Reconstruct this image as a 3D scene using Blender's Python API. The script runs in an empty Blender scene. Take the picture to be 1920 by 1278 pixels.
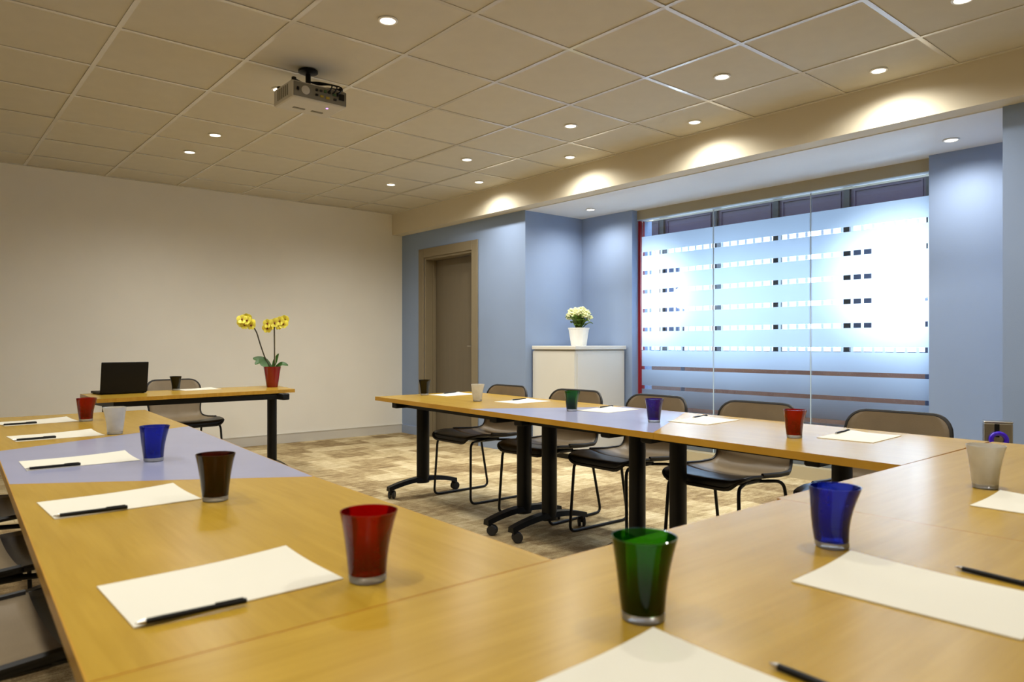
import bpy, bmesh, math, random
from mathutils import Vector, Matrix
random.seed(7)
PI = math.pi
sc = bpy.context.scene
C = sc.collection

# ------------------------------------------------------------------ camera
cam_d = bpy.data.cameras.new('camera'); cam = bpy.data.objects.new('camera', cam_d); C.objects.link(cam)
cam.location = (0, 0, 1.074)
cam.rotation_euler = (PI/2, 0, -math.radians(40.2))
cam_d.sensor_width = 36.0
cam_d.lens = 1353/1920*36
cam_d.shift_y = 6/1920
cam_d.clip_start = 0.02
cam_d.dof.use_dof = True
cam_d.dof.focus_distance = 4.6
cam_d.dof.aperture_fstop = 4.8
sc.camera = cam

# ------------------------------------------------------------------ sky, exposure
world = bpy.data.worlds.new('sky'); sc.world = world; world.use_nodes = True
bg = world.node_tree.nodes['Background']
bg.inputs[0].default_value = (0.50, 0.705, 1.0, 1); bg.inputs[1].default_value = 8.0
sc.view_settings.view_transform = 'Standard'
sc.view_settings.look = 'None'
sc.view_settings.gamma = 1.0
sc.view_settings.use_curve_mapping = False
sc.view_settings.exposure = 0.0
sc.cycles.use_denoising = True
sc.cycles.max_bounces = 10
sc.cycles.diffuse_bounces = 5
sc.cycles.transparent_max_bounces = 16
sc.cycles.caustics_reflective = False
sc.cycles.caustics_refractive = False
sc.cycles.sample_clamp_indirect = 6.0

SPOT_W = 66.0            # each ceiling downlight
NICHE_W = 50.0           # the two downlights over the window niche
SPOT_COL = (1.0, 0.975, 0.89)
ADDED_GLOBE = 60.0             # lamps added outside, out of sight, to whiten the frosted film

# ------------------------------------------------------------------ materials
def lin(c):
    return tuple((x/255/12.92 if x/255 <= .04045 else ((x/255+.055)/1.055)**2.4) for x in c) + (1,)
MATS = {}
def pmat(name, col, rough=.5, metal=0., spec=.5, coat=0., emis=None, estr=0.):
    m = bpy.data.materials.new(name); m.use_nodes = True
    b = m.node_tree.nodes['Principled BSDF']
    b.inputs['Base Color'].default_value = lin(col); b.inputs['Roughness'].default_value = rough
    b.inputs['Metallic'].default_value = metal; b.inputs['Specular IOR Level'].default_value = spec
    b.inputs['Coat Weight'].default_value = coat
    if emis:
        b.inputs['Emission Color'].default_value = emis + (1,); b.inputs['Emission Strength'].default_value = estr
    MATS[name] = m
    return m
def N(m, t): return m.node_tree.nodes.new(t)
def L(m, a, b): m.node_tree.links.new(a, b)
def noise_tint(m, scale, amount, detail=3, stretch=(1, 1, 1), bump=0., bump_scale=None):
    """procedural colour variation (and fine relief) on a principled material"""
    b = m.node_tree.nodes['Principled BSDF']
    tc = N(m, 'ShaderNodeTexCoord'); mp = N(m, 'ShaderNodeMapping'); mp.inputs['Scale'].default_value = stretch
    L(m, tc.outputs['Object'], mp.inputs['Vector'])
    nz = N(m, 'ShaderNodeTexNoise'); nz.inputs['Scale'].default_value = scale; nz.inputs['Detail'].default_value = detail
    L(m, mp.outputs[0], nz.inputs['Vector'])
    col = tuple(b.inputs['Base Color'].default_value)
    r = N(m, 'ShaderNodeValToRGB')
    r.color_ramp.elements[0].position = .3; r.color_ramp.elements[1].position = .7
    r.color_ramp.elements[0].color = tuple(c*(1-amount) for c in col[:3]) + (1,)
    r.color_ramp.elements[1].color = tuple(min(1, c*(1+amount)) for c in col[:3]) + (1,)
    L(m, nz.outputs['Fac'], r.inputs['Fac']); L(m, r.outputs['Color'], b.inputs['Base Color'])
    if bump:
        n2 = N(m, 'ShaderNodeTexNoise'); n2.inputs['Scale'].default_value = bump_scale or scale*4
        L(m, tc.outputs['Object'], n2.inputs['Vector'])
        bp = N(m, 'ShaderNodeBump'); bp.inputs['Strength'].default_value = bump; bp.inputs['Distance'].default_value = .002
        L(m, n2.outputs['Fac'], bp.inputs['Height']); L(m, bp.outputs[0], b.inputs['Normal'])
    return m

noise_tint(pmat('wall_white', (238, 234, 224), .75, spec=.25), 2, .02, bump=.15, bump_scale=180)
noise_tint(pmat('wall_blue', (142, 161, 194), .6, spec=.3), 2, .03, bump=.15, bump_scale=180)
noise_tint(pmat('beam_cream', (216, 207, 186), .7, spec=.25), 2, .02, bump=.1, bump_scale=160)
noise_tint(pmat('soffit', (228, 230, 232), .55, spec=.4), 2, .02)
noise_tint(pmat('tile', (206, 200, 184), .9, spec=.15), 9, .02, bump=.2, bump_scale=300)
noise_tint(pmat('grid_bar', (214, 209, 198), .14, spec=.7), 4, .02)
noise_tint(pmat('skirting', (205, 200, 190), .45), 3, .02)
noise_tint(pmat('skirting_blue', (148, 165, 196), .45), 3, .02)
noise_tint(pmat('door_taupe', (112, 102, 84), .5), 3, .04, stretch=(8, 8, .5))
noise_tint(pmat('frame_taupe', (134, 122, 98), .45), 3, .03)
noise_tint(pmat('lintel', (168, 160, 136), .6), 3, .03)
noise_tint(pmat('plinth', (188, 176, 146), .5), 3, .04)
noise_tint(pmat('steel', (190, 186, 178), .25, metal=1.), 20, .04, stretch=(1, 1, .1))
noise_tint(pmat('black_metal', (7, 7, 8), .42, spec=.3), 10, .1)
noise_tint(pmat('black_plastic', (7, 7, 8), .45, spec=.3), 10, .1)
noise_tint(pmat('wheel_grey', (30, 30, 33), .5), 10, .1)
noise_tint(pmat('leather', (134, 118, 94), .42, spec=.45), 14, .06, bump=.2, bump_scale=260)
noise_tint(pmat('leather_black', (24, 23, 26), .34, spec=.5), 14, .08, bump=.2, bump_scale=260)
noise_tint(pmat('shell_black', (22, 20, 20), .5), 10, .1)
noise_tint(pmat('paper', (228, 224, 210), .7, spec=.2), 5, .01)
noise_tint(pmat('cabinet_white', (224, 222, 214), .35), 3, .015)
noise_tint(pmat('red_frame', (150, 26, 34), .4), 6, .05)
noise_tint(pmat('pot_red', (132, 14, 18), .25, coat=.3), 8, .08)
noise_tint(pmat('pot_white', (238, 236, 230), .4), 8, .02)
noise_tint(pmat('soil', (52, 40, 30), .95), 40, .3)
noise_tint(pmat('leaf_dark', (50, 92, 30), .5), 12, .25)
noise_tint(pmat('leaf_light', (92, 120, 44), .45), 12, .3)
noise_tint(pmat('stem_dark', (58, 50, 26), .5), 20, .2)
noise_tint(pmat('stake_white', (220, 214, 190), .4), 20, .05)
noise_tint(pmat('petal_yellow', (248, 234, 92), .5), 18, .12)
noise_tint(pmat('petal_lip', (120, 40, 20), .5), 18, .2)
noise_tint(pmat('petal_cream', (240, 240, 190), .55), 18, .08)
noise_tint(pmat('proj_white', (196, 192, 182), .45), 8, .03)
noise_tint(pmat('proj_grey', (120, 116, 104), .5), 8, .06)
noise_tint(pmat('port_green', (60, 96, 60), .5), 8, .1)
noise_tint(pmat('port_yellow', (170, 150, 50), .5), 8, .1)
noise_tint(pmat('spandrel', (52, 38, 58), .35), 3, .06)
noise_tint(pmat('mullion_black', (5, 5, 7), .45), 5, .1)
noise_tint(pmat('mullion_grey', (62, 72, 96), .5), 5, .05)
noise_tint(pmat('parapet', (156, 116, 98), .8), 6, .08)
noise_tint(pmat('terrace', (140, 138, 134), .85), 6, .08)
noise_tint(pmat('violet', (60, 20, 190), .15, coat=.5), 8, .08)
noise_tint(pmat('seam_white', (196, 216, 232), .3), 8, .02)
pmat('lamp_glow', (255, 250, 240), .5, emis=(1.0, .93, .80), estr=9.0)
pmat('added_globe_glow', (255, 255, 255), .5, emis=(.74, .88, 1.0), estr=ADDED_GLOBE)
pmat('led_violet', (150, 90, 220), .5, emis=(.55, .3, 1.0), estr=2.0)
pmat('lens_dark', (10, 12, 18), .08, spec=.8)

def wood(name, c1, c2, axis):
    m = pmat(name, c1, .27, spec=.36); b = m.node_tree.nodes['Principled BSDF']
    tc = N(m, 'ShaderNodeTexCoord'); mp = N(m, 'ShaderNodeMapping')
    mp.inputs['Scale'].default_value = (1.2, 14, 1) if axis == 'x' else (14, 1.2, 1)
    L(m, tc.outputs['Object'], mp.inputs['Vector'])
    n1 = N(m, 'ShaderNodeTexNoise'); n1.inputs['Scale'].default_value = 2.2; n1.inputs['Detail'].default_value = 6; n1.inputs['Distortion'].default_value = .9
    L(m, mp.outputs[0], n1.inputs['Vector'])
    mp2 = N(m, 'ShaderNodeMapping'); mp2.inputs['Scale'].default_value = (6, 160, 1) if axis == 'x' else (160, 6, 1)
    L(m, tc.outputs['Object'], mp2.inputs['Vector'])
    n2 = N(m, 'ShaderNodeTexNoise'); n2.inputs['Scale'].default_value = 1.0; n2.inputs['Detail'].default_value = 2
    L(m, mp2.outputs[0], n2.inputs['Vector'])
    mx = N(m, 'ShaderNodeMath'); mx.operation = 'MULTIPLY_ADD'; mx.inputs[1].default_value = .35
    L(m, n2.outputs['Fac'], mx.inputs[0]); L(m, n1.outputs['Fac'], mx.inputs[2])
    r = N(m, 'ShaderNodeValToRGB')
    r.color_ramp.elements[0].position = .42; r.color_ramp.elements[1].position = .92
    r.color_ramp.elements[0].color = lin(c2); r.color_ramp.elements[1].color = lin(c1)
    L(m, mx.outputs[0], r.inputs['Fac']); L(m, r.outputs['Color'], b.inputs['Base Color'])
    return m
wood('wood_y', (188, 152, 54), (172, 136, 42), 'y')
wood('wood_x', (188, 152, 54), (172, 136, 42), 'x')
wood('wood_edge', (196, 150, 56), (180, 132, 42), 'y')
noise_tint(pmat('laminate_blue', (156, 160, 192), .22), 5, .03)

def carpet():
    m = pmat('carpet', (150, 130, 95), .95, spec=.1); b = m.node_tree.nodes['Principled BSDF']
    tc = N(m, 'ShaderNodeTexCoord')
    def bricks(w, h, rot, off):
        mp = N(m, 'ShaderNodeMapping'); mp.inputs['Rotation'].default_value = (0, 0, rot); mp.inputs['Location'].default_value = off
        L(m, tc.outputs['Object'], mp.inputs['Vector'])
        br = N(m, 'ShaderNodeTexBrick'); br.inputs['Scale'].default_value = 1.0
        br.inputs['Brick Width'].default_value = w; br.inputs['Row Height'].default_value = h
        br.inputs['Mortar Size'].default_value = .006; br.inputs['Mortar Smooth'].default_value = 1.0; br.inputs['Bias'].default_value = 0
        br.inputs['Color1'].default_value = (0, 0, 0, 1); br.inputs['Color2'].default_value = (1, 1, 1, 1); br.inputs['Mortar'].default_value = (.35, .35, .35, 1)
        L(m, mp.outputs[0], br.inputs['Vector']); return br
    b1 = bricks(.52, .25, 0, (0, 0, 0)); b2 = bricks(.34, .17, PI/2, (.13, .07, 0))
    nz = N(m, 'ShaderNodeTexNoise'); nz.inputs['Scale'].default_value = 9; nz.inputs['Detail'].default_value = 6; nz.inputs['Roughness'].default_value = .7
    mp = N(m, 'ShaderNodeMapping'); mp.inputs['Scale'].default_value = (1, 2.2, 1); L(m, tc.outputs['Object'], mp.inputs['Vector']); L(m, mp.outputs[0], nz.inputs['Vector'])
    fine = N(m, 'ShaderNodeTexNoise'); fine.inputs['Scale'].default_value = 140; fine.inputs['Detail'].default_value = 2; L(m, tc.outputs['Object'], fine.inputs['Vector'])
    def madd(a, k, c):
        n = N(m, 'ShaderNodeMath'); n.operation = 'MULTIPLY_ADD'; L(m, a, n.inputs[0]); n.inputs[1].default_value = k
        if isinstance(c, float): n.inputs[2].default_value = c
        else: L(m, c, n.inputs[2])
        return n.outputs[0]
    s = madd(b1.outputs['Color'], .26, -.17); s = madd(b2.outputs['Color'], .18, s); s = madd(nz.outputs['Fac'], .75, s); s = madd(fine.outputs['Fac'], .30, s)
    r = N(m, 'ShaderNodeValToRGB'); e = r.color_ramp.elements
    e[0].position = .18; e[0].color = lin((92, 74, 52)); e[1].position = .85; e[1].color = lin((226, 210, 172))
    x = e.new(.42); x.color = lin((140, 118, 84)); x = e.new(.6); x.color = lin((184, 164, 124))
    L(m, s, r.inputs['Fac']); L(m, r.outputs['Color'], b.inputs['Base Color'])
    bp = N(m, 'ShaderNodeBump'); bp.inputs['Strength'].default_value = .5; bp.inputs['Distance'].default_value = .004
    L(m, fine.outputs['Fac'], bp.inputs['Height']); L(m, bp.outputs[0], b.inputs['Normal'])
carpet()

def tinted(name, col, thru, body, rough=.03, foot=1.0, trans=.5):
    """coloured blown glass: tinted see-through + a cloudy body + a glossy skin; foot = how much deeper the tint is in the thick lower wall"""
    m = bpy.data.materials.new(name); m.use_nodes = True; nt = m.node_tree; nt.nodes.clear()
    out = N(m, 'ShaderNodeOutputMaterial'); tr = N(m, 'ShaderNodeBsdfTransparent')
    df = N(m, 'ShaderNodeBsdfDiffuse'); tl = N(m, 'ShaderNodeBsdfTranslucent')
    tc = N(m, 'ShaderNodeTexCoord'); nz = N(m, 'ShaderNodeTexNoise'); nz.inputs['Scale'].default_value = 22; nz.inputs['Detail'].default_value = 3
    L(m, tc.outputs['Object'], nz.inputs['Vector'])
    sep = N(m, 'ShaderNodeSeparateXYZ'); L(m, tc.outputs['Object'], sep.inputs[0])
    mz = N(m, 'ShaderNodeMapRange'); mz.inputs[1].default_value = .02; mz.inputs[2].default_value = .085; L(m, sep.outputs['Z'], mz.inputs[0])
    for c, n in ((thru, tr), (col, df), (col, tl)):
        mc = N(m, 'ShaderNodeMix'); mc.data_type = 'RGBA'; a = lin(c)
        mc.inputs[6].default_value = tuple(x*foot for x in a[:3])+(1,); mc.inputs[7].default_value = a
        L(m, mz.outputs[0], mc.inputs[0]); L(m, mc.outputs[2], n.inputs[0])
    mx = N(m, 'ShaderNodeMixShader'); mx.inputs[0].default_value = trans; L(m, df.outputs[0], mx.inputs[1]); L(m, tl.outputs[0], mx.inputs[2])
    mr = N(m, 'ShaderNodeMapRange'); mr.inputs[1].default_value = .3; mr.inputs[2].default_value = .7; mr.inputs[3].default_value = max(0, body-.1); mr.inputs[4].default_value = min(1, body+.1)
    L(m, nz.outputs['Fac'], mr.inputs[0])
    m2 = N(m, 'ShaderNodeMixShader'); L(m, mr.outputs[0], m2.inputs[0]); L(m, tr.outputs[0], m2.inputs[1]); L(m, mx.outputs[0], m2.inputs[2])
    gl = N(m, 'ShaderNodeBsdfGlossy'); gl.inputs['Roughness'].default_value = rough
    fr = N(m, 'ShaderNodeFresnel'); fr.inputs[0].default_value = 1.45
    m3 = N(m, 'ShaderNodeMixShader'); L(m, fr.outputs[0], m3.inputs[0]); L(m, m2.outputs[0], m3.inputs[1]); L(m, gl.outputs[0], m3.inputs[2])
    L(m, m3.outputs[0], out.inputs[0]); MATS[name] = m
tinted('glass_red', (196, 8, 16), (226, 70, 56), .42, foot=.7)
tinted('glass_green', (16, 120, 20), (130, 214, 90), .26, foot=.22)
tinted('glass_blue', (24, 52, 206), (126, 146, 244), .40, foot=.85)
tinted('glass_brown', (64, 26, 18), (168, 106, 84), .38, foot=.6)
tinted('glass_black', (14, 10, 11), (70, 56, 52), .6)
tinted('glass_purple', (70, 20, 160), (150, 96, 220), .50, foot=.7)
tinted('glass_white', (254, 251, 242), (250, 246, 234), .95, .15, trans=.55)
tinted('glass_clear', (246, 249, 253), (250, 251, 252), .50)
tinted('pane_clear', (210, 225, 240), (250, 252, 253), -.09, .02)
def film():
    m = bpy.data.materials.new('frost_film'); m.use_nodes = True; nt = m.node_tree; nt.nodes.clear()
    out = N(m, 'ShaderNodeOutputMaterial'); tl = N(m, 'ShaderNodeBsdfTranslucent'); tl.inputs[0].default_value = (.88, .93, .98, 1)
    df = N(m, 'ShaderNodeBsdfDiffuse'); df.inputs[0].default_value = (.7, .75, .8, 1)
    tc = N(m, 'ShaderNodeTexCoord'); nz = N(m, 'ShaderNodeTexNoise'); nz.inputs['Scale'].default_value = 300; L(m, tc.outputs['Object'], nz.inputs['Vector'])
    mr = N(m, 'ShaderNodeMapRange'); mr.inputs[3].default_value = .04; mr.inputs[4].default_value = .08; L(m, nz.outputs['Fac'], mr.inputs[0])
    mx = N(m, 'ShaderNodeMixShader'); L(m, mr.outputs[0], mx.inputs[0]); L(m, tl.outputs[0], mx.inputs[1]); L(m, df.outputs[0], mx.inputs[2])
    L(m, mx.outputs[0], out.inputs[0]); MATS['frost_film'] = m
film()

# ------------------------------------------------------------------ mesh helpers
class MB:
    def __init__(s): s.v = []; s.f = []
    def add(s, vs, fs):
        o = len(s.v); s.v += [tuple(v) for v in vs]; s.f += [tuple(i+o for i in f) for f in fs]; return s
    def box(s, x0, x1, y0, y1, z0, z1):
        return s.add([(x0,y0,z0),(x1,y0,z0),(x1,y1,z0),(x0,y1,z0),(x0,y0,z1),(x1,y0,z1),(x1,y1,z1),(x0,y1,z1)],
                     [(0,3,2,1),(4,5,6,7),(0,1,5,4),(1,2,6,5),(2,3,7,6),(3,0,4,7)])
    def rbox(s, x0, x1, y0, y1, z0, z1, r=.01, seg=2):
        bm = bmesh.new(); bmesh.ops.create_cube(bm, size=1)
        for v in bm.verts: v.co = Vector(((x0+x1)/2+v.co.x*(x1-x0), (y0+y1)/2+v.co.y*(y1-y0), (z0+z1)/2+v.co.z*(z1-z0)))
        bmesh.ops.bevel(bm, geom=list(bm.edges), offset=r, segments=seg, affect='EDGES', profile=.5)
        bm.verts.index_update(); s.add([v.co[:] for v in bm.verts], [[v.index for v in f.verts] for f in bm.faces]); bm.free(); return s
    def prism(s, poly, z0, z1):
        n = len(poly); return s.add([(x,y,z0) for x,y in poly]+[(x,y,z1) for x,y in poly],
            [tuple(range(n-1,-1,-1)), tuple(range(n,2*n))]+[(i,(i+1)%n,n+(i+1)%n,n+i) for i in range(n)])
    def ring(s, a, b, z0, z1):     # a outer polygon, b inner polygon
        n = len(a); vs = [(x,y,z0) for x,y in a]+[(x,y,z1) for x,y in a]+[(x,y,z0) for x,y in b]+[(x,y,z1) for x,y in b]; fs = []
        for i in range(n):
            j = (i+1)%n; fs += [(i,j,n+j,n+i),(2*n+j,2*n+i,3*n+i,3*n+j),(n+i,n+j,3*n+j,3*n+i),(j,i,2*n+i,2*n+j)]
        return s.add(vs, fs)
    def lathe(s, prof, seg=28, c=(0,0,0), off=None, close=False):
        """prof: [(r,z)], off(z)->(dx,dy)"""
        rows = []; 
        for r, z in prof:
            d = off(z) if off else (0,0)
            rows.append([(c[0]+d[0]+r*math.cos(2*PI*k/seg), c[1]+d[1]+r*math.sin(2*PI*k/seg), c[2]+z) for k in range(seg)])
        vs = [p for row in rows for p in row]; fs = []
        n = len(rows)
        for i in range(n-1 + (1 if close else 0)):
            a, b = i*seg, ((i+1)%n)*seg
            for k in range(seg): fs.append((a+k, a+(k+1)%seg, b+(k+1)%seg, b+k))
        if not close:
            fs.append(tuple(range(seg-1,-1,-1))); fs.append(tuple((n-1)*seg+k for k in range(seg)))
        return s.add(vs, fs)
    def tube(s, pts, r, seg=8, closed=False):
        P = [Vector(p) for p in pts]; n = len(P); rows = []; prev = None
        rr = r if isinstance(r, (list, tuple)) else [r]*n
        for i in range(n):
            a = P[(i-1)%n] if (closed or i) else P[i]; b = P[(i+1)%n] if (closed or i < n-1) else P[i]
            t = (b-a).normalized()
            if prev is None: u = t.orthogonal().normalized()
            else: u = (prev - t*prev.dot(t)).normalized()
            prev = u; w = t.cross(u)
            rows.append([P[i]+(u*math.cos(2*PI*k/seg)+w*math.sin(2*PI*k/seg))*rr[i] for k in range(seg)])
        vs = [p[:] for row in rows for p in row]; fs = []
        for i in range(n if closed else n-1):
            a, b = i*seg, ((i+1)%n)*seg
            for k in range(seg): fs.append((a+k, a+(k+1)%seg, b+(k+1)%seg, b+k))
        if not closed: fs += [tuple(range(seg-1,-1,-1)), tuple((n-1)*seg+k for k in range(seg))]
        return s.add(vs, fs)
    def xf(s, M): s.v = [(M @ Vector(v))[:] for v in s.v]; return s
    def mesh(s, name, mat, smooth=False, mat2=None):
        me = bpy.data.meshes.new(name); me.from_pydata(s.v, [], s.f); me.materials.append(MATS[mat])
        if mat2: me.materials.append(MATS[mat2])
        bm = bmesh.new(); bm.from_mesh(me); bmesh.ops.recalc_face_normals(bm, faces=bm.faces); bm.to_mesh(me); bm.free()
        if smooth:
            for p in me.polygons: p.use_smooth = True
            if hasattr(me, 'set_sharp_from_angle'): me.set_sharp_from_angle(angle=math.radians(40))
        return me
    def build(s, name, mat, parent=None, smooth=False, mat2=None):
        o = bpy.data.objects.new(name, s.mesh(name, mat, smooth, mat2)); C.objects.link(o); o.parent = parent; return o
def bez(pts, n=6):
    """Catmull-Rom through points"""
    P = [Vector(p) for p in pts]; out = []
    for i in range(len(P)-1):
        p0 = P[max(i-1,0)]; p1 = P[i]; p2 = P[i+1]; p3 = P[min(i+2,len(P)-1)]
        for k in range(n):
            t = k/n
            out.append(.5*((2*p1)+(p2-p0)*t+(2*p0-5*p1+4*p2-p3)*t*t+(3*p1-p0-3*p2+p3)*t**3))
    out.append(P[-1]); return out
def fillet(pts, r, n=5):
    """polyline with rounded corners"""
    P = [Vector(p) for p in pts]; out = [P[0]]
    for i in range(1, len(P)-1):
        a = (P[i-1]-P[i]); b = (P[i+1]-P[i]); d = min(r, a.length*.45, b.length*.45)
        A = P[i]+a.normalized()*d; B = P[i]+b.normalized()*d
        for k in range(n+1):
            t = k/n; out.append((1-t)**2*A+2*t*(1-t)*P[i]+t*t*B)
    out.append(P[-1]); return out
def empty(name, loc=(0,0,0), rz=0, label=None, cat=None, group=None):
    o = bpy.data.objects.new(name, None); C.objects.link(o); o.location = loc; o.rotation_euler = (0,0,rz); o.empty_display_size = .1
    if label: tag(o, label, cat, group)
    return o
def tag(o, label, cat, group=None):
    o['label'] = label; o['category'] = cat
    if group: o['group'] = group
    return o
def struct(o, label=None):
    o['kind'] = 'structure'
    if label: o['label'] = label
    return o
def copy_tree(o, parent=None):
    c = o.copy(); C.objects.link(c); c.parent = parent
    for ch in list(o.children): copy_tree(ch, c)
    return c

# ------------------------------------------------------------------ the room
H = 2.639; ZB = 2.39                       # ceiling, underside of the beam
XL, YF, YB = -2.4, -2.6, 7.592             # left wall, wall behind the camera, back wall
XB, XD, XN, XG = 4.52, 4.66, 5.45, 5.56    # beam face, door wall, niche wall, glass
Y1, Y2 = 5.312, 1.30                       # far and near ends of the window niche
WY0, WY1, WZ0, WZ1 = 1.96, 4.63, .10, 2.295
struct(MB().box(XL-.2, 5.75, YF-.2, YB+.2, -.15, 0).build('floor', 'carpet'), 'beige and brown patchwork carpet floor')
struct(MB().box(XL-.2, XD+.6, YB, YB+.15, 0, H+.2).build('wall_back', 'wall_white'), 'plain off-white back wall')
struct(MB().box(XL-.15, XL, YF, YB, 0, H+.2).build('wall_left', 'wall_white'), 'off-white left wall')
struct(MB().box(XL, 5.6, YF-.15, YF, 0, H+.2).build('wall_front', 'wall_white'), 'off-white wall behind the camera')
DY0, DY1, DZ = 6.165, 7.105, 2.085         # doorway
w = MB(); w.box(XD, XD+.45, DY1, YB, 0, ZB+.03); w.box(XD, XD+.45, DY0, DY1, DZ, ZB+.03); w.box(XD, XN, Y1, DY0, 0, ZB+.03); w.box(XN, XN+.25, Y1-.0, Y1+.25, 0, ZB+.03)
struct(w.build('wall_right_far', 'wall_blue'), 'light blue wall with the taupe door')
w = MB(); w.box(XN, XN+.30, WY1, Y1, 0, ZB+.03); w.box(XN, XN+.30, Y2-.2, WY0, 0, ZB+.03)
struct(w.build('wall_right', 'wall_blue'), 'light blue niche wall on both sides of the frosted window')
struct(MB().box(XD, XN+.1, YF, Y2, 0, ZB+.03).build('wall_right_near', 'wall_blue'), 'shaded blue wall at the right edge')
struct(MB().box(XB, 5.75, YF, YB, ZB, H+.2).build('ceiling_beam', 'beam_cream'), 'long cream ceiling beam over the blue wall')
struct(MB().box(XD+.001, 5.75, Y2-.0, Y1, ZB-.006, ZB).build('ceiling_niche', 'soffit'), 'white soffit over the window niche')
# skirting
bz = .098
struct(MB().box(XL, XD, YB-.014, YB, 0, bz).box(XL, XD, YB-.018, YB, bz, bz+.008).build('baseboard_back', 'skirting'), 'off-white skirting board of the back wall')
w = MB(); w.box(XD-.014, XD, 7.215, YB-.018, 0, bz); w.box(XD-.014, XD, Y1-.014, 6.05, 0, bz); w.box(XD, XN, Y1-.014, Y1, 0, bz); w.box(XN-.014, XN, WY1, Y1-.014, 0, bz)
struct(w.build('baseboard_right_far', 'skirting_blue'), 'blue painted skirting board beside the door')
w = MB(); w.box(XN-.014, XN, Y2, WY0, 0, bz); w.box(XD-.014, XD, YF, Y2, 0, bz)
struct(w.build('baseboard_right', 'skirting_blue'), 'blue painted skirting board right of the window')
struct(MB().box(XL, XL+.014, YF, YB-.018, 0, bz).build('baseboard_left', 'skirting'), 'off-white skirting board of the left wall')

# suspended ceiling: slab, tiles one by one, grid bars one by one
ceil = struct(MB().box(XL-.1, XB+.1, YF-.1, YB+.1, H+.07, H+.2).build('ceiling', 'tile'), 'suspended ceiling of square mineral tiles')
G = .63; gx = [.82+G*k for k in range(-6, 7)]; gy = [1.475+G*k for k in range(-7, 11)]
xs = [XL]+[x for x in gx if XL+.05 < x < XB-.05]+[XB]; ys = [YF]+[y for y in gy if YF+.05 < y < YB-.05]+[YB]
cache = {}
for i in range(len(xs)-1):
    for j in range(len(ys)-1):
        a, b = xs[i+1]-xs[i]-.006, ys[j+1]-ys[j]-.006; k = (round(a, 3), round(b, 3))
        if k not in cache:
            cache[k] = MB().rbox(-a/2, a/2, -b/2, b/2, 0, .016, .004, 1).mesh('ceiling_tile', 'tile')
        o = bpy.data.objects.new('ceiling_tile', cache[k]); C.objects.link(o); o.parent = ceil
        o.location = ((xs[i]+xs[i+1])/2, (ys[j]+ys[j+1])/2, H+.004+random.uniform(0, .0015))
for x in xs[1:-1]: MB().box(x-.012, x+.012, YF, YB, H, H+.0035).build('grid_bar', 'grid_bar', ceil)
for y in ys[1:-1]:
    for i in range(len(xs)-1):
        a = xs[i]+(.0125 if i else 0); b = xs[i+1]-(.0125 if i < len(xs)-2 else 0)
        MB().box(a, b, y-.012, y+.012, H+.0003, H+.0033).build('grid_bar', 'grid_bar', ceil)
MB().box(XL, XB, YB-.02, YB, H-.002, H+.004).build('edge_angle', 'grid_bar', ceil)
MB().box(XB-.02, XB, YF, YB-.02, H-.002, H+.004).build('edge_angle', 'grid_bar', ceil)

# door with its frame
door = struct(empty('door_1', (XD, 6.63, 0))); door['label'] = 'taupe flush door set deep in a taupe frame'
def dpart(name, mat, *b, parent=door, r=.004):
    x0,x1,y0,y1,z0,z1 = b
    return MB().rbox(x0-XD, x1-XD, y0-6.63, y1-6.63, z0, z1, r, 1).build(name, mat, parent)
dpart('door_leaf', 'door_taupe', XD+.14, XD+.18, DY0+.03, DY1-.03, .008, DZ-.03)
dpart('architrave', 'frame_taupe', XD-.016, XD+.0, DY0-.10, DY0+.004, 0, DZ+.10)
dpart('architrave', 'frame_taupe', XD-.016, XD+.0, DY1-.004, DY1+.10, 0, DZ+.10)
dpart('architrave', 'frame_taupe', XD-.016, XD+.0, DY0+.005, DY1-.005, DZ-.004, DZ+.10)
for y0, y1 in ((DY0, DY0+.028), (DY1-.028, DY1)): dpart('jamb', 'frame_taupe', XD, XD+.22, y0, y1, 0, DZ)
dpart('jamb', 'frame_taupe', XD, XD+.22, DY0+.029, DY1-.029, DZ-.028, DZ)
for y0, y1 in ((DY0+.0285, DY0+.045), (DY1-.045, DY1-.0285)): dpart('door_stop', 'frame_taupe', XD+.10, XD+.138, y0, y1, 0, DZ-.03, r=.002)
hn = MB(); hn.rbox(XD+.132-XD, XD+.14-XD, DY0+.075-6.63, DY0+.115-6.63, .93, 1.12, .003, 1)
dplate = hn.build('handle_plate', 'steel', door)
MB().tube(fillet([(.132, DY0+.095-6.63, 1.055), (.085, DY0+.095-6.63, 1.055), (.085, DY0+.205-6.63, 1.055)], .015), .008, 8).build('handle', 'steel', dplate, True)

# the frosted window: three panes, film bands, dashes, frame
win = struct(empty('window_1', (XG, 3.3, 0))); win['label'] = 'floor-to-lintel frosted window with clear dashed stripes'
def wpart(name, mat, x0, x1, y0, y1, z0, z1, parent=win):
    return MB().box(x0-XG, x1-XG, y0-3.3, y1-3.3, z0, z1).build(name, mat, parent)
wpart('lintel', 'lintel', XG-.035, XG+.14, WY0, WY1, WZ1, ZB-.006)
wpart('lintel_edge', 'seam_white', XG-.036, XG+.02, WY0, WY1, WZ1-.006, WZ1-.0005)
wpart('plinth', 'plinth', XG-.09, XG+.14, WY0, WY1, 0, WZ0)
wpart('post', 'red_frame', XG-.02, XG+.05, WY1-.026, WY1, WZ0, WZ1-.012)
def sheet_yz(x, y0, y1, z0, z1):      # adhesive film: a sheet of no real thickness on the glass
    return MB().add([(x,y0,z0),(x,y1,z0),(x,y1,z1),(x,y0,z1)], [(0,1,2,3)])
seams = [WY1-.027, 3.778, 2.871, WY0]
rows = [1.957-.185*k for k in range(6)]; strips = [.844, .655, .467, .278]
FT = 2.127; RH = .019; SH = .017
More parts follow.
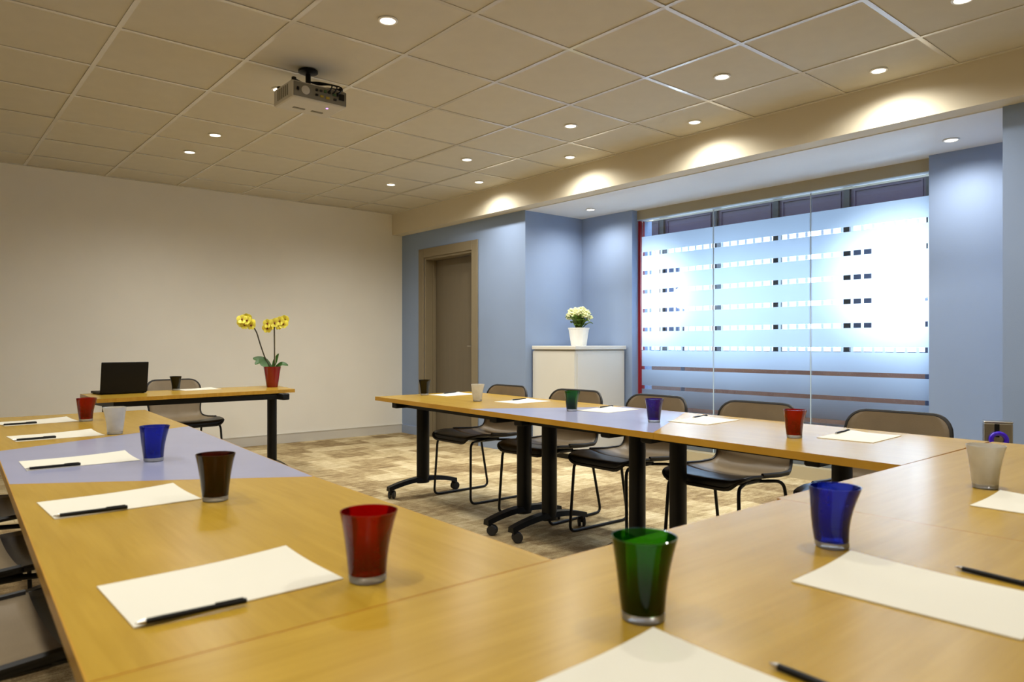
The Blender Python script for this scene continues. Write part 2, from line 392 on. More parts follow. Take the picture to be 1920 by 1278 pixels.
for p in range(3):
    y1, y0 = seams[p]-.004, seams[p+1]+.004
    pane = MB().box(XG-XG+.002, .010, y0-3.3, y1-3.3, WZ0+.001, WZ1-.012).build('pane', 'pane_clear', win)
    if p < 2: wpart('seam', 'seam_white', XG-.002, XG+.012, seams[p+1]-.0038, seams[p+1]+.0038, WZ0+.001, WZ1-.012)
    cuts = sorted([(z-RH, z+RH) for z in rows]+[(z-SH, z+SH) for z in strips], reverse=True)
    top = FT
    for lo, hi in cuts+[(WZ0+.001, None)]:
        zb_ = hi if hi is not None else lo
        sheet_yz(-.0012, y0-3.3, y1-3.3, zb_, top).build('film_band', 'frost_film', pane); top = lo
    for z in rows:                           # film ticks between the clear dashes
        y = y0+.02
        while y < y1-.06:
            sheet_yz(-.0012, y-3.3, y+.022-3.3, z-RH+.0005, z+RH-.0005).build('film_tick', 'frost_film', pane); y += .078

# outside: terrace, low wall, outer glazing with dark spandrels, two added globe lamps that whiten the film
XO = 6.30
struct(MB().box(5.76, 30, -12, 22, -.2, -.02).build('ground_outside', 'terrace'), 'pale terrace outside the window')
fac = empty('outer_facade', (XO, 3.6, -.02), 0, 'dark-framed outer glazing seen above the frosted film', 'facade')
my = [5.61-.67*k for k in range(-1, 8)]
for k, y in enumerate(my):
    MB().box(0, .08, y-.026-3.6, y+.026-3.6, .98, 2.62).build('mullion', 'mullion_black', fac)
    if k in (2, 5): MB().box(.03, .06, y-.20-3.6, y-.0265-3.6, 1.10, 2.08).build('side_panel', 'mullion_grey', fac)
MB().box(.0, .09, my[-1]-.1-3.6, my[0]+.1-3.6, 2.47, 2.62).build('top_rail', 'mullion_black', fac)
for k in range(len(my)-1):
    y1, y0 = my[k]-.027, my[k+1]+.027
    p = MB().box(.03, .05, y0-3.6, y1-3.6, 2.16, 2.469).build('spandrel', 'spandrel', fac)
    m = MB(); m.box(.018, .0295, y0+.03-3.6, y1-.03-3.6, 2.425, 2.437); m.box(.018, .0295, y0+.03-3.6, y0+.042-3.6, 2.17, 2.4245); m.box(.018, .0295, y1-.042-3.6, y1-.03-3.6, 2.17, 2.4245)
    m.build('bead', 'spandrel', p)
MB().box(.0, .12, my[-1]-.1-3.6, my[0]+.1-3.6, 0, .965).build('low_wall', 'parapet', fac)
MB().box(-.01, .13, my[-1]-.1-3.6, my[0]+.1-3.6, .966, 1.03).build('coping', 'mullion_grey', fac)
for n_, (x, y) in enumerate(((6.15, 4.55), (6.15, 2.22))):
    g = empty('added_globe_lamp', (x, y, -.02), 0, ('added globe lamp on a post, unseen, whitening the left window pane from behind', 'added globe lamp on a post, unseen, whitening the right window pane from behind')[n_], 'lamp', 'added globe lamps outside')
    MB().lathe([(.07,0),(.07,.02),(.02,.03),(.02,1.46),(.04,1.48)], 16).build('post', 'mullion_grey', g, True)
    MB().lathe([(.11*math.sin(PI*(k+.5)/12), 1.57-.11*math.cos(PI*(k+.5)/12)) for k in range(12)], 20).build('globe', 'added_globe_glow', g, True)

# ------------------------------------------------------------------ ceiling downlights
ring_me = MB().lathe([(.036,.0),(.046,-.001),(.049,-.004),(.047,-.007),(.038,-.008),(.036,-.006)], 28, close=True).mesh('trim_ring', 'pot_white', True)
glow_me = MB().lathe([(.0355,-.0008),(.0355,-.004),(.03,-.0052)], 24).mesh('diffuser', 'lamp_glow', True)
def downlight(x, y, z, label, watt, group):
    o = empty('downlight', (x, y, z), 0, label, 'downlight', group)
    for n_, me in (('trim_ring', ring_me), ('diffuser', glow_me)):
        c = bpy.data.objects.new(n_, me); C.objects.link(c); c.parent = o
    ld = bpy.data.lights.new('downlight_beam', 'SPOT'); ld.energy = watt; ld.color = SPOT_COL; ld.spot_size = math.radians(160); ld.spot_blend = 1.0; ld.shadow_soft_size = .035
    l = bpy.data.objects.new('downlight_beam', ld); C.objects.link(l); l.parent = o; l.location = (0, 0, -.012)
ZT = H+.004
g1 = 'ceiling downlights'
for x, y, t in [(1.795, 3.056, 'large bright downlight in the ceiling tile right of the projector'),
    (1.775, 4.32, 'downlight half hidden by the left end of the projector'),
    (1.79, 5.563, 'right one of the downlight pair above the laptop desk'),
    (1.79, 6.19, 'left one of the downlight pair above the laptop desk'),
    (3.665, 6.178, 'small farthest downlight nearest the back wall corner'),
    (3.66, 4.924, 'downlight above the corner of the blue wall, second from the back in its row'),
    (3.665, 3.684, 'downlight in the middle of the ceiling row, third from the back'),
    (3.668, 2.434, 'downlight in the ceiling tile with bluish shiny grid bars around it'),
    (3.68, 1.181, 'downlight cut off by the top edge of the photo'),
    (4.255, 5.528, 'farthest downlight of the row beside the cream beam'),
    (4.27, 4.302, 'second farthest downlight of the row beside the cream beam'),
    (4.27, 3.056, 'third downlight of the row beside the cream beam, over the frosted window'),
    (4.27, 1.80, 'nearest downlight of the row beside the cream beam, by the right edge')]:
    downlight(x, y, ZT, t, SPOT_W, g1)
for x, y in [(1.79, 1.80), (1.79, .55), (3.67, -.07), (-.09, 3.69), (-.09, 2.43), (-.09, 1.17), (-.09, -.1)]:
    downlight(x, y, ZT, 'ceiling downlight outside the picture above the near tables', SPOT_W, 'downlights outside the picture')
downlight(5.13, 1.714, ZB-.006, 'downlight in the white soffit right of the frosted window', NICHE_W, 'soffit downlights')
downlight(5.11, 4.863, ZB-.006, 'downlight in the white soffit above the white cabinet', NICHE_W, 'soffit downlights')

# ------------------------------------------------------------------ tables
TZ = .708; TT = .027
def inset(poly, d):
    n = len(poly); out = []
    ar = sum(poly[i][0]*poly[(i+1)%n][1]-poly[(i+1)%n][0]*poly[i][1] for i in range(n))
    sgn = 1 if ar > 0 else -1
    for i in range(n):
        p0, p1, p2 = Vector(poly[i-1]), Vector(poly[i]), Vector(poly[(i+1)%n])
        a = (p1-p0).normalized(); b = (p2-p1).normalized(); na = Vector((-a.y, a.x))*sgn; nb = Vector((-b.y, b.x))*sgn
        k = (na+nb); k = k/(k.dot(na)); out.append(tuple(p1+k*d))
    return out
post_me = MB().lathe([(1,0),(1,1)], 20).mesh('leg', 'black_metal', True)
def leg_meshes():
    post = MB().lathe([(1,.085),(1,TZ-TT-.05)], 20); post.v = [(v[0]*.05, v[1]*.034, v[2]) for v in post.v]
    post.rbox(-.24, .24, -.03, .03, TZ-TT-.052, TZ-TT-.001, .006, 1)
    foot = MB(); rows = 11; pts = []
    for k in range(rows):
        t = -1+2*k/(rows-1); x = .285*t; z = .118-.042*t*t; hw = .034-.010*abs(t); th = .018
        pts.append([(x,-hw,z-th),(x,hw,z-th),(x,hw*.8,z+th*.6),(x,-hw*.8,z+th*.6)])
    vs = [p for r in pts for p in r]; fs = [(3,2,1,0), tuple(len(vs)-4+k for k in range(4))]
    for k in range(rows-1):
        for q in range(4): fs.append((k*4+q, k*4+(q+1)%4, k*4+4+(q+1)%4, k*4+4+q))
    foot.add(vs, fs)
    wheel = MB()
    for s in (-1, 1):
        wheel.lathe([(.012,-.008),(.026,-.008),(.029,-.004),(.029,.004),(.026,.008),(.012,.008)], 18, (0,0,s*.014))
    wheel.xf(Matrix.Translation((0.018,0,.0295)) @ Matrix.Rotation(PI/2, 4, 'X'))
    hood = MB().tube([(0,0,.08),(0,0,.05)], .011, 10); hood.rbox(-.004, .022, -.006, .006, .028, .056, .003, 1)
    return post.mesh('leg','black_metal',True), foot.mesh('foot','black_metal',False), wheel.mesh('caster_wheel','wheel_grey',True), hood.mesh('caster_stem','black_metal',True)
LEG = leg_meshes()
def add_leg(root, lx, ly, rz, sp=(.7, -1.1)):
    p = bpy.data.objects.new('leg', LEG[0]); C.objects.link(p); p.parent = root; p.location = (lx, ly, 0); p.rotation_euler = (0,0,rz)
    f = bpy.data.objects.new('foot', LEG[1]); C.objects.link(f); f.parent = p
    for k, s in enumerate((-1, 1)):
        for n_, me in (('caster_stem', LEG[3]), ('caster_wheel', LEG[2])):
            c = bpy.data.objects.new(n_, me); C.objects.link(c); c.parent = p; c.location = (s*.262, 0, 0); c.rotation_euler = (0,0,sp[k])
def table(poly, mat, label, legs, group, edge='wood_edge', rails=True, rz=0):
    cx = sum(p[0] for p in poly)/len(poly); cy = sum(p[1] for p in poly)/len(poly)
    root = empty('conference_table', (cx, cy, 0), 0, label, 'table', group)
    q = [(x-cx, y-cy) for x, y in poly]; q = inset(q, .0004); qi = inset(q, .0025)
    top = MB().prism(qi, TZ-TT, TZ).build('tabletop', mat, root)
    MB().ring(q, qi, TZ-TT, TZ-.0001).build('edge_band', edge, top)
    for lx, ly in legs: add_leg(root, lx-cx, ly-cy, rz, (random.uniform(-1.5,1.5), random.uniform(-1.5,1.5)))
    if len(legs) == 2 and rails:
        a = Vector((legs[0][0]-cx, legs[0][1]-cy, TZ-TT-.028)); b = Vector((legs[1][0]-cx, legs[1][1]-cy, TZ-TT-.028))
        d = (b-a).normalized(); nrm = Vector((-d.y, d.x, 0))
        for s in (-1, 1):
            m = MB(); A = a+d*.035+nrm*s*.17; B = b-d*.035+nrm*s*.17
            h_ = Vector((0,0,.018)); w_ = nrm*.012
            m.add([(A+w_-h_)[:], (A-w_-h_)[:], (A-w_+h_)[:], (A+w_+h_)[:], (B+w_-h_)[:], (B-w_-h_)[:], (B-w_+h_)[:], (B+w_+h_)[:]],
                  [(0,1,2,3),(4,7,6,5),(0,4,5,1),(1,5,6,2),(2,6,7,3),(3,7,4,0)])
            m.build('rail', 'black_metal', root)
        for e, s in ((a+d*.12, 1), (b-d*.12, -1)):
            MB().rbox(e.x-.05, e.x+.05, e.y-.045, e.y+.045, TZ-TT-.045, TZ-TT-.0005, .008, 1).build('tilt_lock', 'black_plastic', root)
    return root
def lerp(a, b, t): return (a[0]+(b[0]-a[0])*t, a[1]+(b[1]-a[1])*t)
# window-side row, seen across the room (front edge F, rear edge B)
RF = lambda y: (2.252+.0619*y, y)
RB = lambda y: (3.072+.0619*y, y)
GR = 'conference tables pushed together in a U'
table([RF(4.48), RF(3.28), RB(2.80), RB(4.48)], 'wood_y', 'far beech table of the window row with black and white tumblers', [(2.85, 4.36), (2.79, 3.19)], GR)
table([RF(3.28), RF(1.90), RB(2.36), RB(2.80)], 'laminate_blue', 'grey-blue table in the middle of the window row, green and purple tumblers on it', [(2.79, 2.975), (2.79, 2.337)], GR)
table([RF(1.90), (2.309, .907), (3.13, .915), RB(2.36)], 'wood_y', 'near beech table of the window row with a red tumbler on it', [(2.79, 2.09), (2.76, 1.30)], GR)
# left row
LI = lambda y: (.8185+.0553*y-.005, y) if y < 1.9 else (.8185+.0505*y, y)
LO = lambda y: (.112+.0435*y, y)
table([LO(.893), (.844, .893), (.872, 1.878), LO(2.29)], 'wood_y', 'near beech table of the left row with red and brown tumblers on it', [(.52, 1.10), (.53, 1.80)], GR)
table([LO(2.29), (.872, 1.878), (.981, 3.40), LO(3.02)], 'laminate_blue', 'lavender-blue table in the middle of the left row with one blue tumbler', [(.56, 2.30), (.60, 2.95)], GR)
table([LO(3.02), (.981, 3.40), (1.035, 4.396), LO(4.40)], 'wood_y', 'far beech table of the left row with white and red tumblers', [(.62, 3.42), (.66, 4.15)], GR)
# front row beside the camera
table([(.113, .15), (1.59, .15), (1.59, .892), (.113, .892)], 'wood_x', 'large beech table in the foreground carrying the green and blue tumblers', [(.42, .52), (1.30, .52)], GR, rz=PI/2)
table([(1.59, .158), (3.13, .158), (3.13, .905), (1.59, .905)], 'wood_x', 'beech corner table at the right edge with a white tumbler', [(1.90, .52), (2.80, .52)], GR, rz=PI/2)
# presenter's desk
table([(.989, 5.459), (2.451, 5.647), (2.55, 6.28), (1.002, 6.125)], 'wood_x', 'presenter desk by the back wall carrying the laptop and the orchid', [(1.12, 5.80), (2.32, 5.80)], 'presenter furniture', rz=PI/2+.09)

# ------------------------------------------------------------------ chairs
def chair_proto():
    root = empty('stacking_chair')
    prof = bez([(.278,.418),(.272,.440),(.245,.450),(.15,.446),(.02,.436),(-.09,.430),(-.165,.440),(-.208,.472),(-.228,.53),(-.242,.61),(-.256,.69),(-.270,.768)], 4)
    # arc length for corner rounding
    ln = [0]
    for a, b in zip(prof, prof[1:]): ln.append(ln[-1]+(b-a).length)
    T = ln[-1]; NV = 12; rows = []
    def half(s):
        u = s/T
        w = .214+.014*math.sin(min(1, u/.55)*PI*.5) if u < .55 else .228-.022*math.sin(max(0,min(1,(u-.55)/.25))*PI)*.8-.010*max(0,(u-.8)/.2)
        for d, r in ((s, .07), (T-s, .075)):
            if d < r: w = w-r+math.sqrt(max(0, r*r-(r-d)**2))*1.0
        return w
    extra = []
    for i, p in enumerate(prof): extra.append((ln[i], p))
    for d in (.004, .012, .022, .038, .055):                 # denser rows at both rounded ends
        for s in (d, T-d):
            for i in range(len(prof)-1):
                if ln[i] <= s < ln[i+1]:
                    extra.append((s, prof[i].lerp(prof[i+1], (s-ln[i])/(ln[i+1]-ln[i])))); break
    extra.sort(key=lambda e: e[0])
    for s, p in extra:
        w = half(s); u = s/T; row = []
        for k in range(NV+1):
            v = -1+2*k/NV; lift = .022*(abs(v)*w/.222)**2.5
            if u < .5: row.append((p[0], v*w, p[1]+lift*min(1, u*6)))
            else:
                t = min(1, (u-.5)/.2); row.append((p[0]+lift*1.3*t, v*w, p[1]+lift*(1-t)))
        rows.append(row)
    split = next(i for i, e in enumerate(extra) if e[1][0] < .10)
    def sheet(rs, name, mat):
        vs = [p for r in rs for p in r]; n = NV+1; fs = []
        for i in range(len(rs)-1):
            for k in range(NV): fs.append((i*n+k, i*n+k+1, (i+1)*n+k+1, (i+1)*n+k))
        me = bpy.data.meshes.new(name); me.from_pydata(vs, [], fs); me.materials.append(MATS[mat]); me.materials.append(MATS['shell_black'])
        me.polygons.foreach_set('use_smooth', [True]*len(fs))
        # make the sitting side the front side
        if sum(p.normal.z+p.normal.x for p in me.polygons) < 0: me.flip_normals()
        o = bpy.data.objects.new(name, me); C.objects.link(o); o.parent = root
        md = o.modifiers.new('thickness', 'SOLIDIFY'); md.thickness = .016; md.offset = -1; md.material_offset = 1; md.material_offset_rim = 1
        return o
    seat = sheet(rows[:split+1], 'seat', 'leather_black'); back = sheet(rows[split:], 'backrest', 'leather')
    edge = [r[0] for r in rows[split:]] + rows[-1][1:-1] + [r[-1] for r in reversed(rows[split:])]
    sub = lambda e: [(x-.006, y, z) for x, y, z in e]
    MB().tube(sub(edge), .0085, 6).build('edge_piping', 'shell_black', back, True)
    edge2 = [r[0] for r in reversed(rows[:split+1])] + rows[0][1:-1] + [r[-1] for r in rows[:split+1]]
    MB().tube([(x, y, z-.008) for x, y, z in edge2], .0085, 6).build('edge_piping', 'shell_black', seat, True)
    for s in (-1, 1):
        MB().tube(fillet([(.04, s*.12, .413), (.235, s*.195, .413), (.252, s*.215, .009), (-.235, s*.215, .009), (-.15, s*.20, .405), (-.02, s*.12, .408)], .045, 5), .0085, 8).build('sled_leg', 'black_metal', root, True)
    MB().rbox(-.06, .10, -.14, .14, .401, .424, .006, 1).build('seat_bracket', 'black_metal', root)
    return root
ch0 = chair_proto(); used = [False]
def chair(x, y, rz, label, group):
    o = ch0 if not used[0] else copy_tree(ch0); used[0] = True
    o.location = (x, y, 0); o.rotation_euler = (0,0,rz); tag(o, label, 'chair', group); return o
gc = 'taupe chairs along the window row'
for (x, y, r), t in zip([(3.14,4.06,0),(3.145,3.34,.08),(3.145,2.70,-.02),(3.145,2.04,.0),(3.145,1.35,.0)],
    ['taupe chair nearest the door, behind the white tumbler', 'taupe chair in front of the white cabinet, behind the green tumbler',
     'taupe chair left of the window centre, behind the purple tumbler', 'taupe chair in front of the window, behind the red tumbler on the far row',
     'taupe chair nearest the camera at the right end of the window row']):
    chair(x, y, PI+r, t, gc)
gl_ = 'chairs along the left row'
for y, t in [(1.90, 'taupe chair seat at the bottom left beside the near beech table'), (2.60, 'taupe chair seat at the left edge beside the lavender-blue table'), (3.32, 'farthest taupe chair seat just visible at the left edge')]:
    chair(.16, y, .04, t, gl_)
chair(1.80, 6.35, -PI/2+.10, 'taupe chair behind the presenter desk with the laptop', 'presenter furniture')

# ------------------------------------------------------------------ tumblers, paper, pens
def tumbler(x, y, col, label, lean=0, amt=.004, z=TZ):
    root = empty('tumbler', (x, y, z), lean, label, 'tumbler', 'coloured glass tumblers')
    off = lambda zz: (amt*math.sin(zz/.11*PI*1.25)-amt*.5*zz/.11, amt*.6*math.sin(zz/.11*PI*.9+.6)-amt*.34)
    outer = [(.0292,.012),(.0300,.02),(.0315,.035),(.0335,.052),(.0365,.072),(.0402,.092),(.0436,.107),(.0440,.110)]
    inner = [(.0420,.1102),(.0412,.106),(.0380,.092),(.0342,.072),(.0312,.052),(.0292,.035),(.0272,.021),(.012,.0185)]
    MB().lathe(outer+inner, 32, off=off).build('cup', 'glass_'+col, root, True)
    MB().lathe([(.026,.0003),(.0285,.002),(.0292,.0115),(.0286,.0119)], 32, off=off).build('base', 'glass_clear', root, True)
    return root
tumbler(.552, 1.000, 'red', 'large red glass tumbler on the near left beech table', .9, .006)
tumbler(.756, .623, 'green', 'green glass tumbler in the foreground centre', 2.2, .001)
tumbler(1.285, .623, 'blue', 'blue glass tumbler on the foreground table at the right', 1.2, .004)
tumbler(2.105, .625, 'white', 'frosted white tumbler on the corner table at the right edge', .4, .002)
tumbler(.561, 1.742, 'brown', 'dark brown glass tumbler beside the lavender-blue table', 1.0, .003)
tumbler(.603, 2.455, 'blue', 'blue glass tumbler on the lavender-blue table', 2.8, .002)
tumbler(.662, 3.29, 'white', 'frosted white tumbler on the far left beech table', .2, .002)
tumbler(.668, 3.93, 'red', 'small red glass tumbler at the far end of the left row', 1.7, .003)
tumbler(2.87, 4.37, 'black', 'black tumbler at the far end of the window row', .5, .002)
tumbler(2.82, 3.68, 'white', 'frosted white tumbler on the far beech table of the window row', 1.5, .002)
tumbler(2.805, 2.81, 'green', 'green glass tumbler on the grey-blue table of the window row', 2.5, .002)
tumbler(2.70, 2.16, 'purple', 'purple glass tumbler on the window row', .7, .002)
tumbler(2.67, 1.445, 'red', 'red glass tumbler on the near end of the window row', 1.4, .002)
tumbler(1.665, 6.12, 'black', 'dark tumbler beside the laptop on the presenter desk', .3, .002)

def paper(cx, cy, rz, label, wx=.297, wy=.21, curl=(1,1)):
    NX, NY = 10, 8; top = []; bot = []
    for j in range(NY+1):
        for i in range(NX+1):
            u, v = i/NX, j/NY; a = u if curl[0] > 0 else 1-u; b = v if curl[1] > 0 else 1-v
            lift = .007*max(0, (a+b-1.35)/.65)**2
            X = (u-.5)*wx; Y = (v-.5)*wy; top.append((X, Y, .0022+lift)); bot.append((X, Y, .0003+lift))
    n = NX+1; m = len(top); fs = []
    for j in range(NY):
        for i in range(NX):
            a = j*n+i; fs += [(a,a+1,a+1+n,a+n), (m+a,m+a+n,m+a+1+n,m+a+1)]
    bd = list(range(NX))+[NX+n*j for j in range(NY)]+[NY*n+i for i in range(NX,0,-1)]+[n*j for j in range(NY,0,-1)]
    for a, b in zip(bd, bd[1:]+bd[:1]): fs.append((b, a, m+a, m+b))
    o = MB().add(top+bot, fs).build('paper_sheet', 'paper'); o.location = (cx, cy, TZ); o.rotation_euler = (0,0,rz)
    return tag(o, label, 'paper', 'blank paper sheets set out on the tables')
def pen(a, b, label, z=TZ+.0024):
    A = Vector(a); B = Vector(b); mid = (A+B)/2; ang = math.atan2((B-A).y, (B-A).x)
    root = empty('pen', (mid.x, mid.y, z+.0043), ang, label, 'pen', 'dark pens beside the paper sheets'); Ln = .14
    M = Matrix.Rotation(PI/2, 4, 'Y')
    MB().lathe([(.0038,-Ln/2+.012),(.0041,-Ln/2+.03),(.0041,Ln/2-.002),(.0038,Ln/2)], 12).xf(M).build('barrel', 'black_plastic', root, True)
    MB().lathe([(.0008,-Ln/2),(.0020,-Ln/2+.004),(.0040,-Ln/2+.0118)], 12).xf(M).build('tip', 'steel', root, True)
    MB().box(Ln/2-.042, Ln/2-.004, -.0012, .0012, .0042, .0054).build('clip', 'black_metal', root)
# left row
for (cx, cy, r), w_ in zip([(.374,1.130,.02),(.388,1.874,.03),(.424,2.596,-.01),(.468,3.37,.05),(.485,4.03,.10)],
    ['white paper sheet beside the large red tumbler', 'white paper sheet beside the dark brown tumbler', 'white paper sheet on the lavender-blue table',
     'white paper sheet beside the far left frosted tumbler', 'farthest white paper sheet of the left row']):
    paper(cx, cy, r, w_, curl=(1, 1))
pen((.228,1.022), (.37,1.014), 'black pen on the edge of the paper beside the large red tumbler')
pen((.239,1.772), (.382,1.768), 'black pen on the edge of the paper beside the dark brown tumbler')
pen((.268,2.498), (.411,2.495), 'black pen on the lavender-blue table')
pen((.318,3.275), (.455,3.285), 'black pen by the far left frosted tumbler')
pen((.336,3.93), (.470,3.945), 'farthest black pen of the left row')
# front row
paper(.622, .43, PI/2+.02, 'white paper sheet cut off by the bottom edge of the photo', curl=(1, -1))
paper(1.155, .425, PI/2+.03, 'white paper sheet in front of the foreground blue tumbler', curl=(1, -1))
paper(1.950, .43, PI/2, 'white paper sheet at the right edge of the photo', curl=(1, -1))
pen((.752,.437), (.744,.297), 'black pen cut off by the bottom edge of the photo', TZ)
pen((1.308,.432), (1.290,.292), 'black pen in the lower right corner of the photo', TZ)
# window row
for (cx, cy, r), w_ in zip([(3.055,4.28,.10),(3.02,3.47,.06),(3.00,2.72,.12),(2.925,2.04,.08),(2.885,1.29,.06)],
    ['cream paper sheet at the far end of the window row', 'cream paper sheet right of the frosted tumbler on the window row', 'cream paper sheet right of the green tumbler on the window row',
     'cream paper sheet right of the purple tumbler', 'cream paper sheet right of the red tumbler at the near end of the window row']):
    paper(cx, cy, r, w_)
for a, b, t in [((3.02,4.36),(3.16,4.39),'black pen at the far end of the window row'), ((3.00,3.56),(3.14,3.575),'black pen right of the frosted tumbler on the window row'),
    ((3.02,2.815),(3.16,2.83),'black pen right of the green tumbler on the window row'), ((2.965,2.135),(3.105,2.148),'black pen right of the purple tumbler'), ((2.88,1.385),(3.02,1.392),'black pen right of the red tumbler near the end of the window row')]:
    pen(a, b, t)
paper(1.83, 6.10, .10, 'white paper sheet on the presenter desk beside the dark tumbler')

# ------------------------------------------------------------------ laptop
lap = empty('laptop', (1.238, 6.02, TZ), .09, 'open black laptop seen from behind on the presenter desk', 'laptop')
MB().rbox(-.160, .160, -.110, .110, .003, .020, .006, 2).build('base', 'black_plastic', lap)
lid = MB().rbox(-.160, .160, -.006, .006, 0, .226, .005, 2)
lid.xf(Matrix.Translation((0, -.113, .012)) @ Matrix.Rotation(.16, 4, 'X')).build('lid', 'black_plastic', lap)
MB().tube([(-.12,-.112,.016),(.12,-.112,.016)], .007, 8).build('hinge', 'wheel_grey', lap, True)
MB().box(-.15, .15, -.05, .06, .0201, .0215).build('keyboard', 'wheel_grey', lap)
for xx in (-.14, .14):
    for yy in (-.09, .09): MB().lathe([(.008,0),(.008,.0032)], 10, (xx,yy,0)).build('rubber_foot', 'wheel_grey', lap)

# ------------------------------------------------------------------ orchid
orc = empty('orchid', (2.41, 6.02, TZ), 0, 'yellow orchid with two stems in a red pot on the desk', 'potted plant')
pot = MB().lathe([(.043,0),(.046,.003),(.054,.06),(.064,.130),(.071,.172),(.0715,.176),(.067,.176),(.062,.155),(.058,.150)], 28).build('pot', 'pot_red', orc, True)
MB().lathe([(.057,.1505),(.056,.156)], 20).build('soil', 'soil', pot)
Rr = Vector((.764, -.6455, 0)); Ff = Vector((.6455, .764, 0))   # across / along the view of the desk
def ov(a, z, b=0): p = Rr*a+Ff*b; return (p.x, p.y, z)
def leafm(pts, wid, cup=.25, nv=Vector((0,0,1))):
    P = bez(pts, 5); vs = []; fs = []; n = len(P)
    for i, p in enumerate(P):
        t = i/(n-1); w_ = wid*math.sin(PI*min(.98, .06+t*.93))**.7
        d = (P[min(i+1,n-1)]-P[max(i-1,0)]).normalized(); s = d.cross(nv)
        s = s.normalized() if s.length > 1e-4 else Vector((1,0,0)); up = s.cross(d)
        vs += [(p+s*w_+up*w_*cup)[:], (p-up*.002)[:], (p-s*w_+up*w_*cup)[:], (p-up*.005)[:]]
    for i in range(n-1):
        a, b = i*4, i*4+4
        for q in range(4): fs.append((a+q, a+(q+1)%4, b+(q+1)%4, b+q))
    fs += [(3,2,1,0), tuple((n-1)*4+k for k in range(4))]
    return MB().add(vs, fs)
for pts, wid in [([ov(-.01,.155), ov(-.06,.205), ov(-.11,.235), ov(-.165,.245)], .045), ([ov(-.005,.155,.01), ov(-.05,.19,-.03), ov(-.09,.215,-.05), ov(-.12,.195,-.07)], .042),
                 ([ov(0,.155), ov(.02,.20), ov(.035,.24), ov(.055,.285)], .026), ([ov(.02,.158), ov(.06,.185), ov(.09,.197), ov(.135,.185)], .030)]:
    leafm(pts, wid*.85, nv=(Vector((0,0,.75))-Ff*.66).normalized()).build('leaf', 'leaf_dark', orc, True)
st1 = bez([ov(-.005,.15), ov(-.06,.25), ov(-.10,.36), ov(-.135,.47), ov(-.175,.525), ov(-.235,.565)], 6)
st2 = bez([ov(.018,.15), ov(.020,.30), ov(.018,.46), ov(.02,.535), ov(.055,.56), ov(.11,.565)], 6)
MB().tube(st1, .0055, 6).build('stem', 'stem_dark', orc, True); MB().tube(st2, .0055, 6).build('stem', 'stem_dark', orc, True)
MB().tube([ov(.026,.15), ov(.0255,.44)], .0028, 6).build('stake', 'stake_white', orc, True)
def petals():
    m = MB()
    for k, (a, l, w_) in enumerate([(90,.036,.017),(90-72,.040,.024),(90+72,.040,.024),(-126+72*2,.0,.0),(-54,.034,.016),(-126,.034,.016)]):
        if l == 0: continue
        a = math.radians(a); d = Vector((math.cos(a), math.sin(a), 0)); s = Vector((-d.y, d.x, 0))
        ring = []
        for q in range(10):
            t = 2*PI*q/10; ring.append((d*(l*.52+l*.5*math.cos(t))+s*(w_*math.sin(t))+Vector((0,0,.006*(math.cos(t)+1)-.004)))[:])
        low = [(x, y, z-.0016) for x, y, z in ring]
        m.add(ring+low+[(d*l*.5+Vector((0,0,.006)))[:]], [(i,(i+1)%10,20) for i in range(10)]+[(10+(i+1)%10,10+i,i,(i+1)%10)[::-1] for i in range(10)]+[tuple(range(19,9,-1))])
    return m
pet_me = petals().mesh('flower', 'petal_yellow', True)
lip_me = MB().lathe([(.003,.0),(.007,.004),(.006,.011),(.002,.014)], 8).mesh('lip', 'petal_lip', True)
fl = [ov(-.165,.525,-.03), ov(-.20,.565,-.03), ov(-.225,.53,-.02), ov(-.245,.575,-.03), ov(-.19,.545,.02), ov(-.255,.545,0), ov(-.215,.59,.0),
      ov(-.04,.50,.0), ov(-.005,.525,.03), ov(-.03,.54,-.02), ov(.03,.545,-.03), ov(.075,.56,-.03), ov(.10,.535,-.02), ov(.06,.525,.0), ov(.11,.575,.0)]
for i, p in enumerate(fl):
    o = bpy.data.objects.new('flower', pet_me); C.objects.link(o); o.parent = orc; o.location = p
    d = (-Ff+Rr*random.uniform(-.6,.6)+Vector((0,0,random.uniform(-.3,.3)))).normalized()
    o.rotation_euler = d.to_track_quat('Z', 'Y').to_euler(); o.scale = (1.15,)*3
    c = bpy.data.objects.new('lip', lip_me); C.objects.link(c); c.parent = o

# ------------------------------------------------------------------ cabinet and its flower pot
cab = empty('cabinet', (5.08, 4.995, 0), 0, 'white cabinet with an overhanging top in the niche corner', 'cabinet')
cx0, cx1, cy0, cy1 = 4.735-5.08, 5.43-5.08, 4.70-4.995, 5.29-4.995
MB().rbox(cx0+.008, cx1, cy0+.008, cy1, .05, 1.012, .004, 1).build('body', 'cabinet_white', cab)
MB().box(cx0+.03, cx1-.01, cy0+.03, cy1-.01, 0, .0495).build('plinth', 'black_plastic', cab)
MB().rbox(cx0-.012, cx1+.004, cy0-.012, cy1, 1.024, 1.058, .004, 1).build('top', 'cabinet_white', cab)
MB().box(cx0+.02, cx1, cy0+.02, cy1, 1.0125, 1.0238).build('shadow_gap', 'skirting', cab)
MB().rbox(cx0-.002, cx0+.0078, cy0+.010, cy1-.004, .06, 1.006, .002, 1).build('front_panel', 'cabinet_white', cab)
MB().rbox(cx0+.03, cx1-.02, cy0+.002, cy0+.0078, .09, .985, .002, 1).build('side_panel', 'cabinet_white', cab)
fp = empty('flower_pot', (5.05, 4.965, 1.058), 0, 'cream flowering plant in a white ribbed pot on the cabinet', 'potted plant')
m = MB(); seg = 36; prof = [(.070,0),(.073,.004),(.083,.07),(.096,.155),(.103,.168),(.104,.176),(.098,.176),(.090,.15)]
rows_ = []
